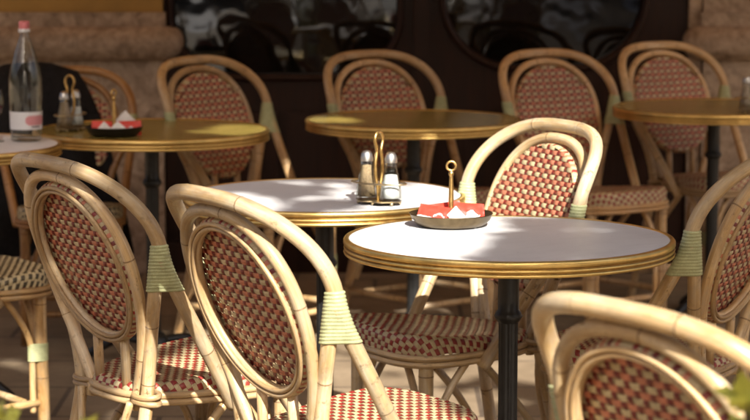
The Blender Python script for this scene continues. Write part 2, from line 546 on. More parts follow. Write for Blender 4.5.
GROUP_CHAIR = 'woven rattan café chairs on the terrace'
def make_chair():
    root = empty('bistro_chair')
    hp = hoop_pts()
    def nodes(n, L0, L1): return [L0 + (L1 - L0) * (i + .5 + rng.uniform(-.2, .2)) / n for i in range(n)]
    # outer hoop with both arms: one bent pole
    def arm(s):
        e = hp[0] if s > 0 else hp[-1]
        d = Vector((s * P['ax'], P['ay'], .395))
        return smooth_path([d, d.lerp(e, .45), d.lerp(e, .8) + Vector((s * .004, -.004, 0)), e], 2)
    aR, aL = arm(1), arm(-1)
    path = aR[:-1] + hp + aL[::-1][1:]
    mb = MB(); mb.tube(path, HR, 14, nodes=nodes(7, .05, 1.75))
    mb.build('outer_hoop', ['rattan', 'rattan_node'], root)
    # rear legs, from under the wrapping to the floor
    for s in (1, -1):
        top = Vector((s * (P['bx'] - .004), P['by'] - .006, P['bz'] + .012))
        leg = smooth_path([top, (s * (P['bx'] - .03), P['by'] - .0, P['bz'] - .07), (s * (P['lx'] + .03), P['ly'] - .01, .56), (s * P['lx'], P['ly'] + .0, .44), (s * P['lx'], P['ly'] - .012, .36),
                           (s * (P['lx'] + .016), P['ly'] - .05, .18), (s * (P['lx'] + .03), P['ly'] - .085, 0)], 2)
        mb = MB(); mb.tube(leg, LR, 12, nodes=nodes(4, .08, .74))
        mb.build('leg', ['rattan', 'rattan_node'], root)
        # green cord over both
        e = hp[0] if s > 0 else hp[-1]
        def hz(path, z):
            for a, b in zip(path, path[1:]):
                if (a.z - z) * (b.z - z) <= 0 and abs(a.z - b.z) > 1e-6:
                    return a.lerp(b, (a.z - z) / (a.z - b.z))
            return path[0].copy()
        pth = path if s > 0 else path[::-1]
        lo, hi = P['bz'] - .064, P['bz'] + .034
        mb = MB()
        wrap_cone(mb, hz(pth[:40], hi), hz(pth[:40], lo), hz(pth[:40], hi), hz(leg, lo), HR + .0016, 14, bow=(hz(pth[:40], (hi + lo) / 2), hz(leg, (hi + lo) / 2)))
        mb.build('cord_wrapping', 'wrap', root)
    # front legs with the cord low down
    for s in (1, -1):
        mb = MB(); fx, fy = s * .156, .148
        mb.tube([(fx * 1.03, fy * 1.03, 0), (fx * 1.02, fy * 1.02, .15), (fx, fy, .3), (fx, fy, .43)], .0165, 12, nodes=[.19, .385])
        mb.build('leg', ['rattan', 'rattan_node'], root)
        br = []
        for dx, dy in ((-s * .105, .0), (0, -.12)):
            u = Vector((dx, dy, 0)).normalized() * .026
            b = smooth_path([(fx + dx, fy + dy, .425), (fx + dx * .55, fy + dy * .55, .36), (fx + u.x, fy + u.y, .285), (fx + u.x, fy + u.y, .2), (fx + u.x, fy + u.y, .10)], 2)
            mb = MB(); mb.tube(b, .0088, 8); mb.build('brace', ['rattan', 'rattan_node'], root)
            br.append(b)
        mb = MB(); c = Vector((fx, fy, 0))
        n = 8 * 4; seg = 24; base = 0
        offs = [Vector((0, 0, 0)), Vector((-s * .026, 0, 0)), Vector((0, -.026, 0))]
        rad = [.0165, .0088, .0088]
        for i in range(n + 1):
            z = .235 + .048 * i / n
            rr = .0022 + .0014 * math.sin(PI * (i % 4) / 4) - (.003 if i in (0, n) else 0)
            for k in range(seg):
                d = Vector((math.cos(2 * PI * k / seg), math.sin(2 * PI * k / seg), 0))
                j = max(range(3), key=lambda q: offs[q].dot(d) + rad[q])
                p = c + offs[j] + d * (rad[j] + rr); p.z = z
                mb.v.append(p)
        for i in range(n):
            for k in range(seg):
                k2 = (k + 1) % seg
                mb.face((i * seg + k, i * seg + k2, (i + 1) * seg + k2, (i + 1) * seg + k), 0)
        mb.build('cord_wrapping', 'wrap', root)
    # rear braces under the seat and stretchers
    for s in (1, -1):
        mb = MB()
        mb.tube(smooth_path([(s * .165, .02, .418), (s * (P['lx'] + .022), -.12, .27), (s * (P['lx'] + .034), P['ly'] - .035, .14)], 2), .0095, 8, nodes=[.12])
        mb.build('brace', ['rattan', 'rattan_node'], root)
        mb = MB()
        mb.tube(smooth_path([(s * .1, -.185, .415), (s * .065, -.205, .3), (s * (P['lx'] - .01), P['ly'] - .055, .15)], 2), .0085, 8)
        mb.build('brace', ['rattan', 'rattan_node'], root)
        mb = MB(); mb.tube([(s * .158, .150, .125), (s * .168, -.02, .122), (s * (P['lx'] + .02), P['ly'] - .062, .118)], .0105, 8, nodes=[.1, .27])
        mb.build('stretcher', ['rattan', 'rattan_node'], root)
    for y, w_, z in ((.150, .145, .105), (-.228, .145, .10)):
        mb = MB(); mb.tube([(-w_, y, z), (0, y, z), (w_, y, z)], .0105, 8, nodes=[.11, .2])
        mb.build('stretcher', ['rattan', 'rattan_node'], root)
    # inner hoop
    pts = []
    n = 40
    for k in range(n + 1):
        th = PI * k / n; c, q = math.cos(th), math.sin(th); t = abs(q) ** (2 / P['n2'])
        z = P['ipz'] + (P['itz'] - P['ipz']) * t
        pts.append(Vector((P['iw'] * sg(c, 2 / P['n2']), lean(z), z)))
    def down(s):
        o = [Vector((s * P['ibx'], P['ly'] - .006, .395))]
        for k in range(16):
            t = k / 15; z = .43 + (P['ipz'] - .43) * t
            o.append(Vector((s * (P['ibx'] + (P['iw'] - P['ibx']) * math.sin(t * PI / 2)), lean(z), z)))
        return o
    mb = MB(); mb.tube(down(1)[:-1] + pts + down(-1)[::-1][1:], IR, 12, nodes=nodes(6, .05, 1.45))
    mb.build('inner_hoop', ['rattan', 'rattan_node'], root)
    # backrest: woven oval over a cane frame.  plane coordinates: u lateral, v up the lean, w towards the sitter
    zc = .695; ew, eh = .1675, .1615 * math.sqrt(1 + SL * SL)
    org = Vector((0, lean(zc), zc)); ev = Vector((0, -SL, 1)).normalized(); eu = Vector((1, 0, 0)); en = eu.cross(ev) * -1   # forward
    if en.y < 0: en = -en
    en.normalize()
    def PL(u, v, w): return org + eu * u + ev * v + en * w
    def B(u, v):
        r2 = (u / ew) ** 2 + (v / eh) ** 2
        return PL(u, v, .012 - .006 * max(0, 1 - r2))
    mb = MB(); pu, pv = .0158, .0113
    ins = lambda u, v: (u / (ew * 1.0)) ** 2 + (v / (eh * 1.0)) ** 2 < 1
    Bf = lambda u, v: B(-u, v)
    weave(mb, Bf, 23, 33, pu, pv, ins, lambda i, j, vert: 2 if vert else (0 if j % 2 else 1), t=.0025)
    # strands turned over the outer edge of the frame
    K = 124
    for k in range(K):
        a0, a1 = 2 * PI * k / K, 2 * PI * (k + 1) / K
        prof = [(1.0, .0118), (1.018, .0105), (1.034, .0072), (1.045, 0), (1.03, -.010), (.985, -.0145), (.95, -.0135)]
        half = 3
        for hh, (p0, p1) in enumerate(((0, 3), (3, 6))):
            mi = 0 if (k + hh) % 2 else (2, 1, 2, 1, 0, 3, 1)[(k * 3 + hh * 2) % 7]
            base = len(mb.v)
            for a in (a0, (a0 + a1) / 2, a1):
                bulge = .0012 if a not in (a0, a1) else -.0004
                for (rho, w) in prof[p0:p1 + 1]:
                    d = Vector((math.cos(a), math.sin(a)))
                    mb.v.append(PL(ew * rho * d.x + bulge * d.x, eh * rho * d.y + bulge * d.y, w * (1 + bulge * 40)))
            for i in range(2):
                for j in range(3):
                    mb.face((base + i * 4 + j, base + i * 4 + j + 1, base + (i + 1) * 4 + j + 1, base + (i + 1) * 4 + j), mi)
    back = mb.build('backrest', ['cream', 'salmon', 'oxblood', 'red'], root)
    mb = MB(); mb.loop_tube(ring_pts(lambda a: PL(ew * .962 * math.cos(a), eh * .962 * math.sin(a), -.004)), .0092, 12)
    mb.build('oval_frame', 'rattan', back)
    mb = MB()
    mb.loop_tube(ring_pts(lambda a: PL(ew * .945 * math.cos(a), eh * .945 * math.sin(a), -.0140)), .0045, 8)
    mb.loop_tube(ring_pts(lambda a: PL(ew * 1.0 * math.cos(a), eh * 1.0 * math.sin(a), -.0150)), .0046, 8)
    mb.build('cane_edging', 'cane', back)
    for s in (1, -1):
        b = PL(s * .055, -eh * .92, -.002)
        mb = MB(); mb.tube([b, b.lerp(Vector((s * .055, -.166, .44)), .5), (s * .055, -.166, .435)], .0105, 8); mb.build('back_strut', ['rattan', 'rattan_node'], root)
    # seat
    mb = MB()
    weave(mb, seat_S, 33, 47, .0164, .0112, seat_in, lambda i, j, vert: 1 if vert else 0, both=False, wid_h=.94, wid_v=.74, len_h=1.36, len_v=1.25, back=2)
    seat = mb.build('seat', ['cream', 'red', 'oxblood'], root)
    mb = MB()
    o = lambda a, k, z: Vector((seat_edge(math.cos(a), SY + math.sin(a)).x * k, SY + (seat_edge(math.cos(a), SY + math.sin(a)).y - SY) * k, z))
    mb.loop_tube(ring_pts(lambda a: o(a, 1.012, RIMZ - .002), 90), .0075, 8)
    mb.loop_tube(ring_pts(lambda a: o(a, 1.016, RIMZ - .0165), 90), .0072, 8)
    mb.build('seat_rim', 'cane', seat)
    mb = MB(); mb.loop_tube(ring_pts(lambda a: o(a, .93, RIMZ - .012), 60), .011, 8); mb.build('seat_frame', ['rattan'], seat)
    # cane lashings that tie the rear legs to the seat
    for s in (1, -1):
        mb = MB()
        for dz in (0, -.0145):
            mb.loop_tube([Vector((s * (P['lx'] - .012) + .034 * math.cos(a), P['ly'] + .003 + .0225 * math.sin(a), RIMZ + .002 + dz + .002 * math.sin(a + dz * 200))) for a in [2 * PI * k / 28 for k in range(28)]], .0062, 8)
        mb.build('lashing', 'cane', root)
    return root

chair0 = make_chair()
CH = [  # x, y, facing in degrees, label
    (-0.4081, 4.8552, 36.6, 'cream rattan chair seen from behind, farthest left of those showing their oval backs'),
    (-0.038, 4.303, 33.6, 'large sunlit rattan chair seen from behind, left of centre, before the two white tables'),
    (0.1661, 5.2816, 209.1, 'brightly sunlit rattan chair facing the camera, between the two white tables'),
    (0.561, 3.1356, 36.8, 'nearest rattan chair, cut by the bottom edge, only its hoop and oval back top showing'),
    (0.6, 5.06, 150, 'shaded rattan chair cut off by the right edge, beside the front white table'),
    (-1.005, 7.62, -80, 'rattan chair with a black coat over its back, behind the left tan table'),
    (-0.3561, 7.5342, -38.2, 'shaded rattan chair against the left stone pier, pushed up to the left tan table'),
    (0.166, 7.7868, -51.2, 'shaded rattan chair behind the middle tan table, in front of the wooden post between windows'),
    (0.753, 7.84, -54.7, 'shaded rattan chair in the back row left of the right tan table'),
    (1.204, 8.28, -54.2, 'shaded rattan chair in the back row behind the right tan table'),
    (-1.085, 6.05, 37, 'rattan chair cut by the left edge, showing only its seat and two front legs'),
]
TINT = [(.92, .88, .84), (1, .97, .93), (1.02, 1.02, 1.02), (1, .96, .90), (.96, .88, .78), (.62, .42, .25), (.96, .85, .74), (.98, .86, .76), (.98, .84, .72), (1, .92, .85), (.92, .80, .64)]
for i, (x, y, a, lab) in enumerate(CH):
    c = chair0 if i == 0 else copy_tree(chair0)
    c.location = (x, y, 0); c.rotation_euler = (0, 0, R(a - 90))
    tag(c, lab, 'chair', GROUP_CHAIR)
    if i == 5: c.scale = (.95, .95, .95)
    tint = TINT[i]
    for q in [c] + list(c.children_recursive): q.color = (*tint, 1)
    if i in (5, 10):          # darker strands in the seats of these two
        for q in c.children:
            if q.name.startswith('seat') and q.type == 'MESH':
                q.material_slots[1].link = 'OBJECT'; q.material_slots[1].material = M['dark_strand']

# ------------------------------------------------------------------ tables
def make_table(name, x, y, r, top_mat, label, tz=.73):
    root = empty(name, (x, y, 0), rng.uniform(0, 1.5))
    tag(root, label, 'table', 'round café tables with brass rims')
    ri = r - .011
    mb = MB(); mb.lathe([(1e-4, tz), (ri * .5, tz), (ri, tz), (ri, tz - .026), (1e-4, tz - .026)], 96)
    top = sharp(mb.build('tabletop', top_mat, root))
    mb = MB()
    prof = [(ri - .001, tz - .002), (ri - .0005, tz + .0012), (ri + .004, tz + .0022), (r - .002, tz + .001), (r, tz - .002), (r, tz - .0095), (r - .002, tz - .0115),
            (r - .0042, tz - .0125), (r - .0042, tz - .0145), (r - .0015, tz - .0155), (r - .0005, tz - .018), (r - .0015, tz - .0205), (r - .0042, tz - .0215), (r - .0042, tz - .0235),
            (r - .001, tz - .0245), (r, tz - .027), (r - .001, tz - .030), (r - .004, tz - .0315), (ri - .006, tz - .0315), (ri - .006, tz - .027)]
    mats = [0] * (len(prof) - 1)
    for k in (6, 7, 8, 12, 13): mats[k] = 1
    mb.lathe(prof, 128, mats=mats)
    mb.build('brass_rim', ['brass', 'brass_dark'], top)
    fl = lambda a, z: 1 + (.055 * math.cos(12 * a) if z < .55 else 0)
    mb = MB()
    mb.lathe([(.024, .06), (.020, .12), (.0195, .30), (.0195, .545), (.021, .552)], 96, rmod=fl)
    mb.lathe([(.021, .552), (.027, .560), (.030, .566), (.027, .573), (.0225, .580), (.0225, .60), (.0215, tz - .055), (.026, tz - .045), (.026, tz - .0325), (1e-4, tz - .0325)], 32)
    col = mb.build('pedestal', 'iron', root)
    mb = MB()
    for k in range(4):
        a = 2 * PI * k / 4; d = Vector((math.cos(a), math.sin(a), 0))
        mb.tube([Vector((0, 0, tz - .036)) + d * .02, Vector((0, 0, tz - .036)) + d * .19], .0055, 6)
    mb.build('support', 'iron', root)
    mb = MB()
    mb.lathe([(1e-4, .05), (.045, .05), (.05, .06), (.04, .085), (.026, .10), (1e-4, .10)], 32)
    for k in range(3):
        a = 2 * PI * k / 3 + .4; d = Vector((math.cos(a), math.sin(a), 0))
        mb.tube(smooth_path([d * .02 + Vector((0, 0, .07)), d * .12 + Vector((0, 0, .075)), d * .2 + Vector((0, 0, .035)), d * .235 + Vector((0, 0, .013))], 2), [.018] * 3 + [.016] * 3 + [.014] * 30, 10) if False else \
            mb.tube(smooth_path([d * .02 + Vector((0, 0, .07)), d * .12 + Vector((0, 0, .075)), d * .2 + Vector((0, 0, .035)), d * .235 + Vector((0, 0, .0135))], 2), .0135, 10)
    mb.build('base', 'iron', root)
    return root
make_table('bistro_table', .2786, 4.8191, .3444, 'laminate', 'front round white table, half in sun, carrying the dish of red sugar packets')
make_table('bistro_table', -.1205, 5.5438, .3365, 'laminate', 'sunlit round white table with a salt and pepper caddy, left of the front table')
make_table('bistro_table', .1242, 7.5073, .3486, 'tan_laminate', 'empty round tan table in the middle of the back, gleaming brass rim')
make_table('bistro_table', -.6865, 7.1602, .3624, 'tan_laminate', 'round tan table at the back left with a black dish of red packets on it')
make_table('bistro_table', 1.1575, 7.9654, .3447, 'tan_laminate', 'round tan table cut off by the right edge, in the shade')
make_table('bistro_table', -1.245, 6.71, .34, 'laminate', 'round white table at the left edge under the water bottle')
TZ = .73 + .0008

# ------------------------------------------------------------------ things on the tables
def sugar_dish(x, y, r, mat, label, post=.120, mname='sugar_dish', rz=0.):
    root = empty(mname, (x, y, TZ), rz); tag(root, label, 'dish')
    mb = MB()
    mb.lathe([(1e-4, 0), (r * .62, 0), (r * .80, .003), (r * .93, .014), (r * .985, .026), (r, .0275), (r * .985, .0285), (r * .965, .026), (r * .91, .0155), (r * .78, .006), (r * .60, .0035), (1e-4, .0035)], 64)
    mb.build('dish', mat, root)
    mb = MB()
    mb.lathe([(.010, .0035), (.008, .007), (.0052, .012), (.0060, .045), (.0052, .075), (.0040, post - .016), (.0040, post - .013), (.0058, post - .010), (.0062, post - .006), (.0050, post - .003), (.003, post)], 20)
    h = mb.build('handle', 'gilt', root)
    mb = MB(); mb.loop_tube([Vector((.0098 * math.cos(a), 0, post + .0095 + .0098 * math.sin(a))) for a in [2 * PI * k / 28 for k in range(28)]], .0028, 8)
    mb.build('ring', 'gilt', h)
    return root

def packet(name, L, W, mats, loc, rot, label, group, split=None, logo=True):
    """flat sealed paper packet, pillow shaped, with crimped ends"""
    mb = MB(); nx, ny = 44, 20
    for sd in (1, -1):
        base = len(mb.v)
        for j in range(ny + 1):
            for i in range(nx + 1):
                a, b = i / nx * 2 - 1, j / ny * 2 - 1
                h = .0042 * max(0, 1 - abs(a / .88) ** 3) * max(0, 1 - b * b) if abs(a) < .88 else 0
                wr = .0012 * noise.noise(Vector((a * 3, b * 3, L * 50 + loc[0] * 30)))
                mb.v.append(Vector((a * L / 2, b * W / 2, sd * (h + .0004) + wr)))
        for j in range(ny):
            for i in range(nx):
                q = (base + j * (nx + 1) + i, base + j * (nx + 1) + i + 1, base + (j + 1) * (nx + 1) + i + 1, base + (j + 1) * (nx + 1) + i)
                a = (i + .5) / nx; b = (j + .5) / ny
                mi = 0
                if split and (a + b * .35) > split: mi = 1
                bb = b * 2 - 1; aa = a * 2 - 1
                if logo and -.1 < aa < .72 and abs(bb + .1 - .22 * math.sin(aa * 7.5)) < .05 * (1.0 - aa) + .04: mi = 1
                mb.face(q if sd == 1 else q[::-1], mi)
    o = mb.build(name, mats, None)
    o.location = loc; o.rotation_euler = rot
    tag(o, label, 'sugar packet', group)
    return o

fx, fy = .164, 5.000
sugar_dish(fx, fy, .0905, 'pewter', 'round bronze dish with a ring handled post on the front white table')
RW = ['paper_red', 'paper_white']; WR = ['paper_white', 'paper_red']
g = 'sugar packets in the bronze dish'
packet('sugar_packet', .080, .046, RW, (fx - .033, fy - .012, TZ + .0240), (R(52), R(7), R(-16)), 'long red sugar packet leaning on the left of the bronze dish', g)
packet('sugar_packet', .074, .044, RW, (fx - .012, fy + .032, TZ + .0255), (R(60), R(-6), R(12)), 'red sugar packet standing behind the handle of the bronze dish', g)
packet('sugar_packet', .074, .046, RW, (fx + .036, fy + .006, TZ + .0275), (R(56), R(5), R(10)), 'red sugar packet leaning on the right of the bronze dish', g)
packet('sugar_packet', .038, .030, WR, (fx + .012, fy - .040, TZ + .0240), (R(64), R(48), R(2)), 'white sugar packet with one corner pointing up before the handle of the bronze dish', g, None, False)
packet('sugar_packet', .034, .028, WR, (fx + .046, fy - .034, TZ + .0175), (R(48), R(34), R(-18)), 'white sugar packet tipped low at the right front of the bronze dish', g, None, False)
packet('sugar_packet', .052, .034, WR, (fx - .054, fy - .026, TZ + .0165), (R(16), R(10), R(-24)), 'white sugar packet lying flat at the left rim of the bronze dish', g, None, False)

ix, iy = -.780, 6.970
sugar_dish(ix, iy, .0865, 'black_dish', 'round black dish with a gold post on the left tan table', .118, rz=.9)
g = 'sugar packets in the black dish'
packet('sugar_packet', .074, .044, RW, (ix - .030, iy - .000, TZ + .0215), (R(74), R(2), R(6)), 'red sugar packet on the left of the black dish', g)
packet('sugar_packet', .078, .044, RW, (ix + .042, iy + .004, TZ + .0215), (R(74), R(-2), R(-3)), 'red sugar packet on the right of the black dish', g)
packet('sugar_packet', .044, .044, WR, (ix + .030, iy + .036, TZ + .041), (R(74), R(45), R(4)), 'tallest white sugar packet pointing up at the back of the black dish', g, None, False)
packet('sugar_packet', .040, .040, WR, (ix - .024, iy - .034, TZ + .0185), (R(60), R(45), R(8)), 'white sugar packet at the front left of the black dish', g, None, False)
packet('sugar_packet', .042, .042, WR, (ix + .016, iy - .036, TZ + .0185), (R(58), R(38), R(-12)), 'white sugar packet at the front middle of the black dish', g, None, False)

def shaker(loc, rz, fill, frac, label, grp, h=.092, rb=.0258, rt=.0132):
    root = empty('shaker', loc, rz); tag(root, label, 'shaker', grp)
    fac = lambda a, z: 1 + .035 * math.cos(8 * a)
    mb = MB()
    mb.lathe([(1e-4, 0), (rb, 0), (rb * 1.0, .004), (rb * .86, h * .35), (rt * 1.06, h * .85), (rt, h), (rt - .0018, h), (rt * 1.06 - .002, h * .85), (rb * .86 - .002, h * .35), (rb - .0025, .006), (1e-4, .006)], 48, rmod=fac)
    mb.build('glass_body', 'glass', root)
    mb = MB()
    zt = .0065 + (h - .012) * frac
    rad = lambda z: (rb + (rb * .86 - rb) * z / (h * .35) if z < h * .35 else rb * .86 + (rt * 1.06 - rb * .86) * (z - h * .35) / (h * .5)) - .0030
    mb.lathe([(1e-4, .0066), (rad(.0066), .0066), (rad(h * .35), h * .35), (rad(zt), zt), (1e-4, zt + .002)] if zt > h * .36 else [(1e-4, .0066), (rad(.0066), .0066), (rad(zt), zt), (1e-4, zt + .002)], 40)
    mb.build('contents', fill, root)
    mb = MB()
    mb.lathe([(rt + .0012, h - .004), (rt + .0015, h + .004), (rt * .98, h + .010), (rt * .9, h + .014), (rt * .65, h + .0195), (1e-4, h + .0215)], 32)
    mb.build('cap', 'chrome', root)
    return root

def caddy(x, y, rz, label, fill1, fill2, labs, grp, hz=.165):
    root = empty('condiment_caddy', (x, y, TZ), rz); tag(root, label, 'caddy')
    sep = .0265
    # base plate like a figure of eight, on ball feet
    mb = MB()
    n = 56; base = 0
    out = []
    for k in range(n):
        a = 2 * PI * k / n
        r = .030 + .026 * abs(math.cos(a)) ** 1.3 + .003 * math.cos(6 * a)
        out.append((r * math.cos(a), r * math.sin(a) * 1.05))
    for z in (.0075, .0100):
        for (a, b) in out: mb.v.append(Vector((a, b, z)))
    for k in range(n):
        k2 = (k + 1) % n; mb.face((k, k2, n + k2, n + k))
    mb.face(list(range(n))[::-1]); mb.face([n + k for k in range(n)])
    for (a, b) in ((.046, .016), (.046, -.016), (-.046, .016), (-.046, -.016), (0, .026), (0, -.026)): mb.sphere((a, b, .0042), .0042)
    sharp(mb.build('base_plate', 'wire', root))
    mb = MB()
    mb.loop_tube([Vector(((.070 + .002 * math.cos(2 * a)) * math.cos(a), .036 * math.sin(a), .050)) for a in [2 * PI * k / 64 for k in range(64)]], .0022, 8)
    mb.build('guard_ring', 'wire', root)
    # bail: stem pair, shoulders, neck and a round eye, in the plane across the shakers
    half = [(.004, .010), (.004, .04), (.012, .062), (.0155, .085), (.013, .105), (.0095, .118), (.0085, .126), (.012, .136), (.0165, .147), (.0150, .158), (.009, hz + .001), (0, hz + .004)]
    hp = [Vector((0, a, b)) for a, b in half]; hp = hp + [Vector((0, -p.y, p.z)) for p in hp[::-1][1:]]
    mb = MB(); mb.tube(smooth_path(hp, 2), .0038, 8); mb.build('carrying_loop', 'gilt', root)
    rot = Matrix.Rotation(rz, 3, 'Z')
    for s, f, lb, fr in ((-1, fill1, labs[0], .9), (1, fill2, labs[1], .66)):
        p = rot @ Vector((s * .0335, 0, 0))
        shaker((x + p.x, y + p.y, TZ + .0102), rz, f, fr, lb, grp)
    return root
caddy(.009, 5.365, R(-34), 'small wire caddy with a tall loop on the sunlit white table', 'pepper', 'salt',
      ('glass pepper shaker in the wire caddy on the sunlit white table', 'glass salt shaker in the wire caddy on the sunlit white table'), 'shakers on the sunlit white table')
caddy(-.930, 7.12, R(66), 'wire caddy with a keyhole shaped loop on the left tan table before the coat', 'pepper', 'salt',
      ('brownish shaker in the wire caddy on the left tan table', 'paler shaker in the wire caddy on the left tan table'), 'shakers on the left tan table')
caddy(1.264, 7.76, R(20), 'shaker caddy at the right edge on the right tan table', 'pepper', 'salt',
      ('shaker nearer the middle in the caddy on the right tan table', 'outer shaker in the caddy at the right edge'), 'shakers on the right tan table')

def bottle(x, y):
    root = empty('water_bottle', (x, y, TZ), 0); tag(root, 'clear glass water bottle with a pink cap and a white and pink label', 'bottle')
    o = [(.038, 0), (.0445, .006), (.0455, .02), (.0465, .08), (.0485, .15), (.0475, .185), (.042, .215), (.032, .255), (.0215, .285), (.0145, .305), (.0125, .318), (.0125, .334)]
    inn = [(r - .003, z) for r, z in o[::-1][:-1]]; inn[-1] = (.042, .012)
    mb = MB(); mb.lathe([(1e-4, .004), (.03, .003)] + o + inn + [(1e-4, .014)], 56)
    mb.build('glass_body', 'glass', root)
    mb = MB()
    mb.lathe([(.0138, .316), (.0172, .318), (.0172, .326), (.0150, .327)], 32, mi=1)
    mb.lathe([(.0150, .327), (.0155, .328), (.0155, .345), (.0140, .349), (1e-4, .350)], 32, mi=0)
    mb.build('cap', ['pink_cap', 'white_label'], root)
    mb = MB()
    def patch(a0, a1, z0, z1, off, mi, rnd=False):
        n, m = 20, 8; base = len(mb.v)
        for j in range(m + 1):
            v = j / m * 2 - 1
            k = math.sqrt(max(.05, 1 - abs(v) ** 2.6)) if rnd else 1
            for i in range(n + 1):
                u = (i / n * 2 - 1) * (.55 + .45 * k)
                a = (a0 + a1) / 2 + (a1 - a0) / 2 * u; z = (z0 + z1) / 2 + (z1 - z0) / 2 * v
                r = .0457 + (.0485 - .0457) * max(0, min(1, (z - .02) / .13)) + off
                mb.v.append(Vector((r * math.cos(a), r * math.sin(a), z)))
        for j in range(m):
            for i in range(n):
                mb.face((base + j * (n + 1) + i, base + j * (n + 1) + i + 1, base + (j + 1) * (n + 1) + i + 1, base + (j + 1) * (n + 1) + i), mi)
    patch(R(-200), R(30), .036, .088, .0006, 0)
    patch(R(-100), R(0), .038, .079, .0012, 0, True)
    patch(R(-84), R(-4), .049, .077, .0018, 1, True)
    patch(R(-62), R(-28), .043, .0465, .0018, 2)
    mb.build('label', ['white_label', 'pink_label', 'ink'], root)
    return root
bottle(-1.019, 6.81)

def wine_glass(x, y):
    root = empty('wine_glass', (x, y, TZ)); tag(root, 'stemmed glass of dark drink at the left edge beside the water bottle', 'glass')
    mb = MB()
    mb.lathe([(1e-4, .001), (.033, 0), (.034, .002), (.012, .006), (.0045, .012), (.0038, .04), (.0045, .062), (.016, .070), (.029, .086), (.034, .105), (.033, .125), (.028, .150), (.0268, .150), (.0318, .125), (.0326, .105), (.0278, .087), (.015, .073), (1e-4, .068)], 40)
    mb.build('glass_body', 'glass', root)
    mb = MB(); mb.lathe([(1e-4, .0695), (.014, .0740), (.0268, .088), (.0312, .105), (1e-4, .106)], 32)
    mb.build('drink', 'wine', root)
wine_glass(-1.114, 6.79)
mb = MB(); mb.box((-.02, -.014, 0), (.02, .014, .006))
pn = mb.build('folded_paper', 'paper_white', None, False); pn.location = (-1.077, 6.88, TZ); pn.rotation_euler = (0, 0, .3)
tag(pn, 'small folded white paper on the left edge table behind the water bottle', 'paper')

# ------------------------------------------------------------------ coat over the chair behind the left table
def make_coat():
    cx, cy, ca = CH[5][0], CH[5][1], R(CH[5][2] - 90)
    nu, nv = 46, 60
    mb = MB()
    # path over the hoop: hangs down in front of the back, over the top, and down behind
    pathp = [(-.150, .26), (-.155, .46), (-.165, .55), (-.185, .70), (-.225, .82), (-.262, .885), (-.288, .918), (-.318, .930), (-.350, .918), (-.370, .87), (-.375, .70), (-.37, .45), (-.375, .26)]
    pp = smooth_path([(0, a, b) for a, b in pathp], 2)
    L = [0]
    for a, b in zip(pp, pp[1:]): L.append(L[-1] + (b - a).length)
    def at(s):
        s *= L[-1]
        for i in range(len(pp) - 1):
            if s <= L[i + 1]: return pp[i].lerp(pp[i + 1], (s - L[i]) / (L[i + 1] - L[i]))
        return pp[-1]
    for j in range(nv + 1):
        t = j / nv; p = at(t)
        low = max(0, (.94 - p.z) / .65)
        x0, x1 = -.03 - .20 * low ** .6, .36 + .0 * low          # local x runs to the viewer's left
        for i in range(nu + 1):
            u = i / nu; x = x0 + (x1 - x0) * u
            f = .022 * math.sin(u * 15 + 2.6 * math.sin(p.z * 7)) * min(1, low * 2.2) + .045 * noise.noise(Vector((x * 7, p.z * 5, t * 3)))
            side = 1 if t < .5 else -1
            drop = -.17 * max(0, (x - .17) / .19) ** 2 - .03 * min(1, max(0, (.04 - x) / .1)) * max(0, 1 - low * 3)
            mb.v.append(Vector((x, p.y + f * side * (1 if low > .05 else .2), p.z + (drop if low < .6 else 0) + .012 * noise.noise(Vector((x * 9, t * 9, 3))))))
    for j in range(nv):
        for i in range(nu):
            mb.face((j * (nu + 1) + i, j * (nu + 1) + i + 1, (j + 1) * (nu + 1) + i + 1, (j + 1) * (nu + 1) + i))
    o = mb.build('draped_coat', 'coat', None)
    o.location = (cx, cy, 0); o.rotation_euler = (0, 0, ca); o.scale = (.95, .95, .95)
    md = o.modifiers.new('Solidify', 'SOLIDIFY'); md.thickness = .012; md.offset = 0
    md = o.modifiers.new('Subdivision', 'SUBSURF'); md.levels = 1; md.render_levels = 1
    tag(o, 'black coat draped over the chair behind the left tan table', 'coat')
make_coat()

